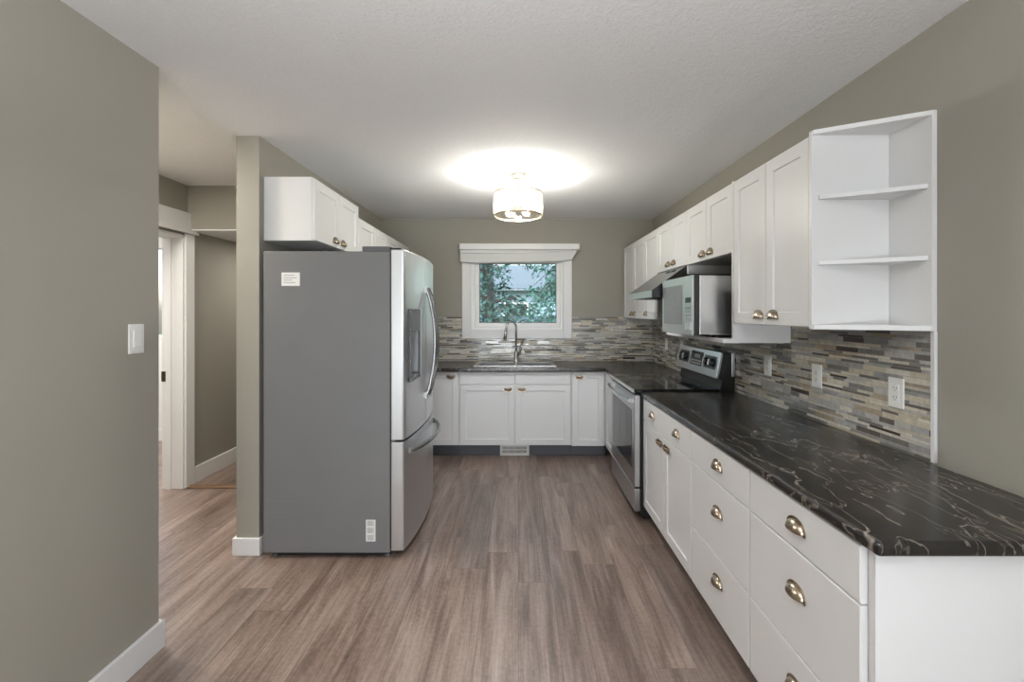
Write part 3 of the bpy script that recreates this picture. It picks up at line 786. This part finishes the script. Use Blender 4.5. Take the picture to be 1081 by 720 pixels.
bm = BM()
for i in range(6):
    for j in range(2):
        y = 3.37+i*0.034; s = 0.34+j*0.11
        q = [on_panel(y, s, 0.004), on_panel(y+0.02, s, 0.004), on_panel(y+0.02, s+0.05, 0.004), on_panel(y, s+0.05, 0.004)]
        poly_prism(bm, [tuple(p) for p in q], tuple(nrm*0.0012))
obj('button', bm, 'steel_bright', bp)
for y0 in (3.125, 3.622):
    panel_box(y0, y0+0.195, 0.30, 0.80, 0.0, 0.0025, 'knob_plate', 'black')
    for k in range(2):
        c = on_panel(y0+0.052+0.092*k, 0.55, 0.0025)
        bm = BM(); tube(bm, [c, c+nrm*0.010, c+nrm*0.024], [0.030, 0.029, 0.022], 20)
        kb = obj('knob', bm, 'black', bp)
        bm = BM(); u = Vector((0, 1, 0)); w = nrm.cross(u)
        p0 = c+nrm*0.0242
        q = [p0+u*0.006+w*0.021, p0-u*0.006+w*0.021, p0-u*0.006-w*0.021, p0+u*0.006-w*0.021]
        poly_prism(bm, [tuple(p) for p in q], tuple(nrm*0.010)); obj('grip', bm, 'chrome', kb, 0.002)

# ------------------------------------------------------------------ range hood
hd = thing('range_hood', (1.2, 3.465, 1.5), 'slanted stainless range hood under the short cabinet above the range', 'range hood')
HY0, HY1 = 3.145, 3.786
bm = BM()
prof = [(XR-TT-0.002, 1.515), (XR-TT-0.002, 1.7355), (1.165, 1.7355), (0.926, 1.565), (0.926, 1.515), (0.940, 1.515), (0.940, 1.540), (XR-TT-0.03, 1.540), (XR-TT-0.03, 1.515)]
poly_prism(bm, [(x, HY0+0.004, z) for x, z in prof], (0, HY1-HY0-0.008, 0))
obj('shell', bm, 'steel', hd, 0.002)
for y in (HY0, HY1-0.004):
    bm = BM(); poly_prism(bm, [(XR-TT-0.002, y, 1.515), (XR-TT-0.002, y, 1.7355), (1.165, y, 1.7355), (0.926, y, 1.565), (0.926, y, 1.515)], (0, 0.004, 0)); obj('end_cap', bm, 'black' if y == HY0 else 'steel', hd)  # near cap black: the nook's shade is put into its colour
obj('filter', bx(1.02, 1.40, HY0+0.12, HY1-0.12, 1.533, 1.5398), 'dark_grey', hd)
sl = Vector((0.239, 0, 0.1705)).normalized(); sn = Vector((-0.1705, 0, 0.239)).normalized()
for y in (3.30, 3.42):
    bm = BM(); c = Vector((1.165, y, 1.7355)) - sl*0.045
    q = [c-Vector((0, 0.03, 0))-sl*0.009, c+Vector((0, 0.03, 0))-sl*0.009, c+Vector((0, 0.03, 0))+sl*0.009, c-Vector((0, 0.03, 0))+sl*0.009]
    poly_prism(bm, [tuple(p) for p in q], tuple(sn*0.006)); obj('switch', bm, 'black', hd, 0.001)

# ------------------------------------------------------------------ microwave
MX, MY0, MY1, MZ0, MZ1 = 0.985, 2.575, 3.105, 1.282, 1.622
mw = thing('microwave', (1.2, 2.84, 1.268), 'stainless countertop microwave on the white shelf under the cabinets', 'microwave')
obj('case', bx(MX+0.042, 1.405, MY0, MY1, MZ0, MZ1), 'steel_bright', mw, 0.004)
obj('front_frame', bx(MX+0.012, MX+0.0415, MY0-0.002, MY1+0.002, MZ0-0.002, MZ1+0.002), 'black', mw, 0.003)
dm = obj('door', bx(MX, MX+0.0115, MY0+0.125, MY1+0.002, MZ0-0.002, MZ1+0.002), 'steel', mw, 0.003)
obj('window', bx(MX-0.0012, MX+0.001, MY0+0.155, MY1-0.035, MZ0+0.055, MZ1-0.045), 'micro_glass', dm, 0.0005)
cp = obj('control_panel', bx(MX, MX+0.0115, MY0-0.002, MY0+0.122, MZ0-0.002, MZ1+0.002), 'steel', mw, 0.003)
obj('display', bx(MX-0.001, MX+0.001, MY0+0.018, MY0+0.104, MZ0+0.185, MZ0+0.215), 'glass_black', cp)
bm = BM()
for i in range(3):
    for j in range(4): box(bm, MX-0.001, MX+0.001, MY0+0.020+i*0.030, MY0+0.042+i*0.030, MZ0+0.085+j*0.021, MZ0+0.098+j*0.021)
obj('button', bm, 'handle_steel', cp)
obj('open_button', bx(MX-0.003, MX+0.001, MY0+0.02, MY0+0.10, MZ0+0.03, MZ0+0.075), 'chrome', cp, 0.001)
for x in (MX+0.14, 1.37):
    for y in (MY0+0.05, MY1-0.05):
        bm = BM(); lathe(bm, (x, y, 1.268), [(0.014, 0.0004), (0.014, 0.010), (0.010, 0.0145)], 14); obj('foot', bm, 'rubber', mw)

# ------------------------------------------------------------------ outlets and switch
def plate_right(y, z, label, first=[None]):
    r = thing('wall_outlet', (XR-TT-0.001, y, z), label, 'outlet', 'white outlets on the mosaic backsplash')
    if first[0] is None:
        x = XR-TT-0.0005
        p = obj('cover_plate', bx(x-0.006, x, y-0.036, y+0.036, z-0.058, z+0.058), 'plate', r, 0.002)
        f = obj('receptacle', bx(x-0.008, x-0.0055, y-0.017, y+0.017, z-0.034, z+0.034), 'plate', r, 0.001)
        bm = BM()
        for dz in (-0.018, 0.018):
            box(bm, x-0.0084, x-0.0078, y-0.008, y-0.006, z+dz-0.003, z+dz+0.006); box(bm, x-0.0084, x-0.0078, y+0.006, y+0.008, z+dz-0.003, z+dz+0.006)
            box(bm, x-0.0084, x-0.0078, y-0.002, y+0.002, z+dz-0.011, z+dz-0.007)
        obj('slot', bm, 'void', f)
        first[0] = r
    else:
        for ch in first[0].children:
            c = ch.copy(); COL.objects.link(c); c.parent = r
            for g in ch.children:
                k = g.copy(); COL.objects.link(k); k.parent = c
bpy.context.view_layer.update()
OUT = [(1.77, 1.098, 'white wall outlet under the open end shelf'), (2.24, 1.098, 'white wall outlet under the tall double-door cabinet'),
       (2.68, 1.098, 'white wall outlet under the microwave shelf, beside the range panel'), (4.08, 1.098, 'white wall outlet just past the range control panel'),
       (4.52, 1.098, 'white wall outlet close to the window wall corner, above dark countertop')]
for y, z, l in OUT: plate_right(y, z, l)
sw = thing('light_switch', (XL+0.004, 1.792, 1.307), 'white rocker light switch on the greige wall above the baseboard', 'light switch')
x = XL+0.0005
obj('cover_plate', bx(x, x+0.006, 1.758, 1.828, 1.249, 1.365), 'plate', sw, 0.002)
bm = BM(); poly_prism(bm, [(x+0.005, 1.777, 1.273), (x+0.012, 1.777, 1.275), (x+0.008, 1.777, 1.307), (x+0.010, 1.777, 1.339), (x+0.005, 1.777, 1.341)], (0, 0.032, 0))
obj('rocker', bm, 'plate', sw, 0.001)
for z in (1.258, 1.356):
    bm = BM(); lathe(bm, (x+0.006, 1.793, z), [(0.003, 0), (0.003, 0.0008)], 10, 'x'); obj('screw', bm, 'plate', sw)

# ------------------------------------------------------------------ ceiling light
LC = (0.0, 3.39)
cl = thing('ceiling_light', (LC[0], LC[1], ZC), 'lit crystal drum ceiling light with gold rims', 'ceiling light')
bm = BM(); lathe(bm, (*LC, ZC), [(0.062, -0.0005), (0.062, -0.018), (0.050, -0.028), (0.012, -0.032)], 36); obj('canopy', bm, 'gold', cl, smooth=False)
bm = BM(); tube(bm, [(LC[0], LC[1], ZC-0.03), (LC[0], LC[1], 2.20)], 0.007, 10); obj('stem', bm, 'gold', cl, smooth=True)
R0 = 0.178; Z0, Z1 = 2.125, 2.300
for z in (Z0, Z1-0.010):
    bm = BM(); lathe(bm, (*LC, z), [(R0+0.003, 0), (R0+0.003, 0.010), (R0-0.004, 0.010), (R0-0.004, 0), (R0+0.003, 0)], 64, cap=False); obj('rim', bm, 'gold', cl)
bm = BM()
NB = 76
for k in range(NB):
    a = 2*PI*k/NB; p = Vector((LC[0]+R0*0.995*math.cos(a), LC[1]+R0*0.995*math.sin(a), 0))
    tube(bm, [p+Vector((0, 0, Z0+0.009)), p+Vector((0, 0, Z1-0.011))], 0.0062, 6)
obj('crystal_shade', bm, 'crystal', cl)
bm = BM()
for k in range(3):
    a = PI/2+2*PI*k/3; q = Vector((math.cos(a), math.sin(a), 0))
    c = Vector((*LC, Z1-0.006)); tube(bm, [c, c+q*(R0-0.004)], 0.004, 8)
obj('spider', bm, 'gold', cl)
for k in range(3):
    a = -PI/2+2*PI*k/3 + 0.0; q = Vector((math.cos(a), math.sin(a), 0)); c = Vector((*LC, 2.215))
    bm = BM(); tube(bm, [c+q*0.004, c+q*0.040], 0.013, 14); sk_ = obj('socket', bm, 'gold', cl)
    bm = BM(); b0 = c+q*0.041
    tube(bm, [b0, b0+q*0.012, b0+q*0.028, b0+q*0.048, b0+q*0.062, b0+q*0.068], [0.012, 0.014, 0.024, 0.029, 0.022, 0.006], 18)
    obj('bulb', bm, 'bulb', sk_, smooth=True)

# ------------------------------------------------------------------ garden outside the window
struct('ground_garden', bx(-30, 30, YB+0.3, 60, -0.5, -0.4), 'lawn', 'lawn outside the window')
def tree(name, x, y, h, r_tr, zlo, rmax, mat, n, label, size, droop):
    r = thing(name, (x, y, -0.4), label, 'tree', 'trees outside the sink window')
    bm = BM(); pts = [(x+0.03*math.sin(k*1.7), y+0.03*math.cos(k*2.1), -0.4+h*k/8) for k in range(9)]
    tube(bm, pts, [r_tr*(1-0.9*k/8) for k in range(9)], 12); obj('trunk', bm, 'bark', r, smooth=True)
    bmb = BM(); bmf = BM(); nb = n
    for i in range(nb):
        t = random.random()**0.9; z = zlo+(h-0.5-zlo)*t
        L = rmax*(1-0.85*t)*random.uniform(0.65, 1.0); a = random.uniform(0, 2*PI); q = Vector((math.cos(a), math.sin(a), 0))
        b0 = Vector((x, y, z)); tip = b0+q*L+Vector((0, 0, -droop*L)); mid = b0+q*L*0.5+Vector((0, 0, 0.08*L))
        tube(bmb, [b0, mid, tip], [0.02, 0.012, 0.004], 5)
        side = Vector((-q.y, q.x, 0))
        for j in range(80):
            s = random.uniform(0.18, 1.03)
            p = b0.lerp(mid, s*2) if s < 0.5 else mid.lerp(tip, s*2-1)
            off = side*random.uniform(-1, 1)*(0.10+0.30*L*(1-s*0.6))+Vector((0, 0, random.uniform(-0.26, 0.05)))
            c = p+off
            d = (q*random.uniform(0.2, 1)+side*random.uniform(-1, 1)+Vector((0, 0, random.uniform(-1.0, 0.1)))).normalized()
            e = d.cross(Vector((random.uniform(-1, 1), random.uniform(-1, 1), random.uniform(-1, 1)))).normalized()
            l = size*random.uniform(0.35, 1.0); w = l*0.24
            vs = [bmf.verts.new(v) for v in (c-d*l*0.5, c+e*w, c+d*l*0.5, c-e*w)]; bmf.faces.new(vs)
    obj('branches', bmb, 'bark', r); obj('foliage', bmf, mat, r)
tree('spruce_tree', -0.62, 9.6, 8.0, 0.17, 0.9, 1.8, 'leaf_dark', 140, 'dark green spruce with a thick trunk outside the window', 0.15, 0.30)
tree('cedar_tree', 1.65, 13.0, 8.0, 0.15, 0.5, 2.4, 'leaf_light', 170, 'lighter green drooping cedar beside the spruce outside', 0.16, 0.35)
tree('cedar_tree', -2.3, 13.6, 8.0, 0.16, 0.5, 2.1, 'leaf_light', 90, 'pale green cedar behind the dark spruce trunk outside', 0.16, 0.30)
tree('spruce_tree', 2.1, 17.5, 10.0, 0.16, 2.3, 1.9, 'leaf_dark', 45, 'dark high-branched tree above the pale house outside', 0.16, 0.25)
hs_ = thing('house', (0.4, 24, -0.4), 'pale blue neighbour house behind the garden trees', 'house')
obj('wall', bx(-3.2, 3.2, 22, 28, -0.4, 2.5), 'siding', hs_)
bm = BM(); poly_prism(bm, [(-3.7, 21.6, 2.45), (3.7, 21.6, 2.45), (3.7, 25, 3.9), (-3.7, 25, 3.9)], (0, 0, 0.12)); poly_prism(bm, [(-3.7, 25, 3.9), (3.7, 25, 3.9), (3.7, 28.4, 2.45), (-3.7, 28.4, 2.45)], (0, 0, 0.12))
obj('roof', bm, 'roofing', hs_)
bm = BM(); box(bm, -0.7, 0.5, 21.93, 22.0, 0.9, 1.9); wq = obj('window', bm, 'trim', hs_); obj('pane', bx(-0.62, 0.42, 21.92, 21.935, 0.98, 1.82), 'oven_glass', wq)
fn = thing('garden_fence', (0, 18, -0.4), 'blue grey board fence across the back of the garden', 'fence')
bm = BM()
for k in range(60): box(bm, -6+k*0.2, -6+k*0.2+0.185, 18.0, 18.02, -0.38, 1.28)
obj('boards', bm, 'fence', fn)
for k in range(6): obj('post', bx(-6+k*2.4, -5.9+k*2.4, 18.022, 18.12, -0.4, 1.35), 'fence', fn)
obj('top_rail', bx(-6, 6, 18.022, 18.06, 1.1, 1.2), 'fence', fn)
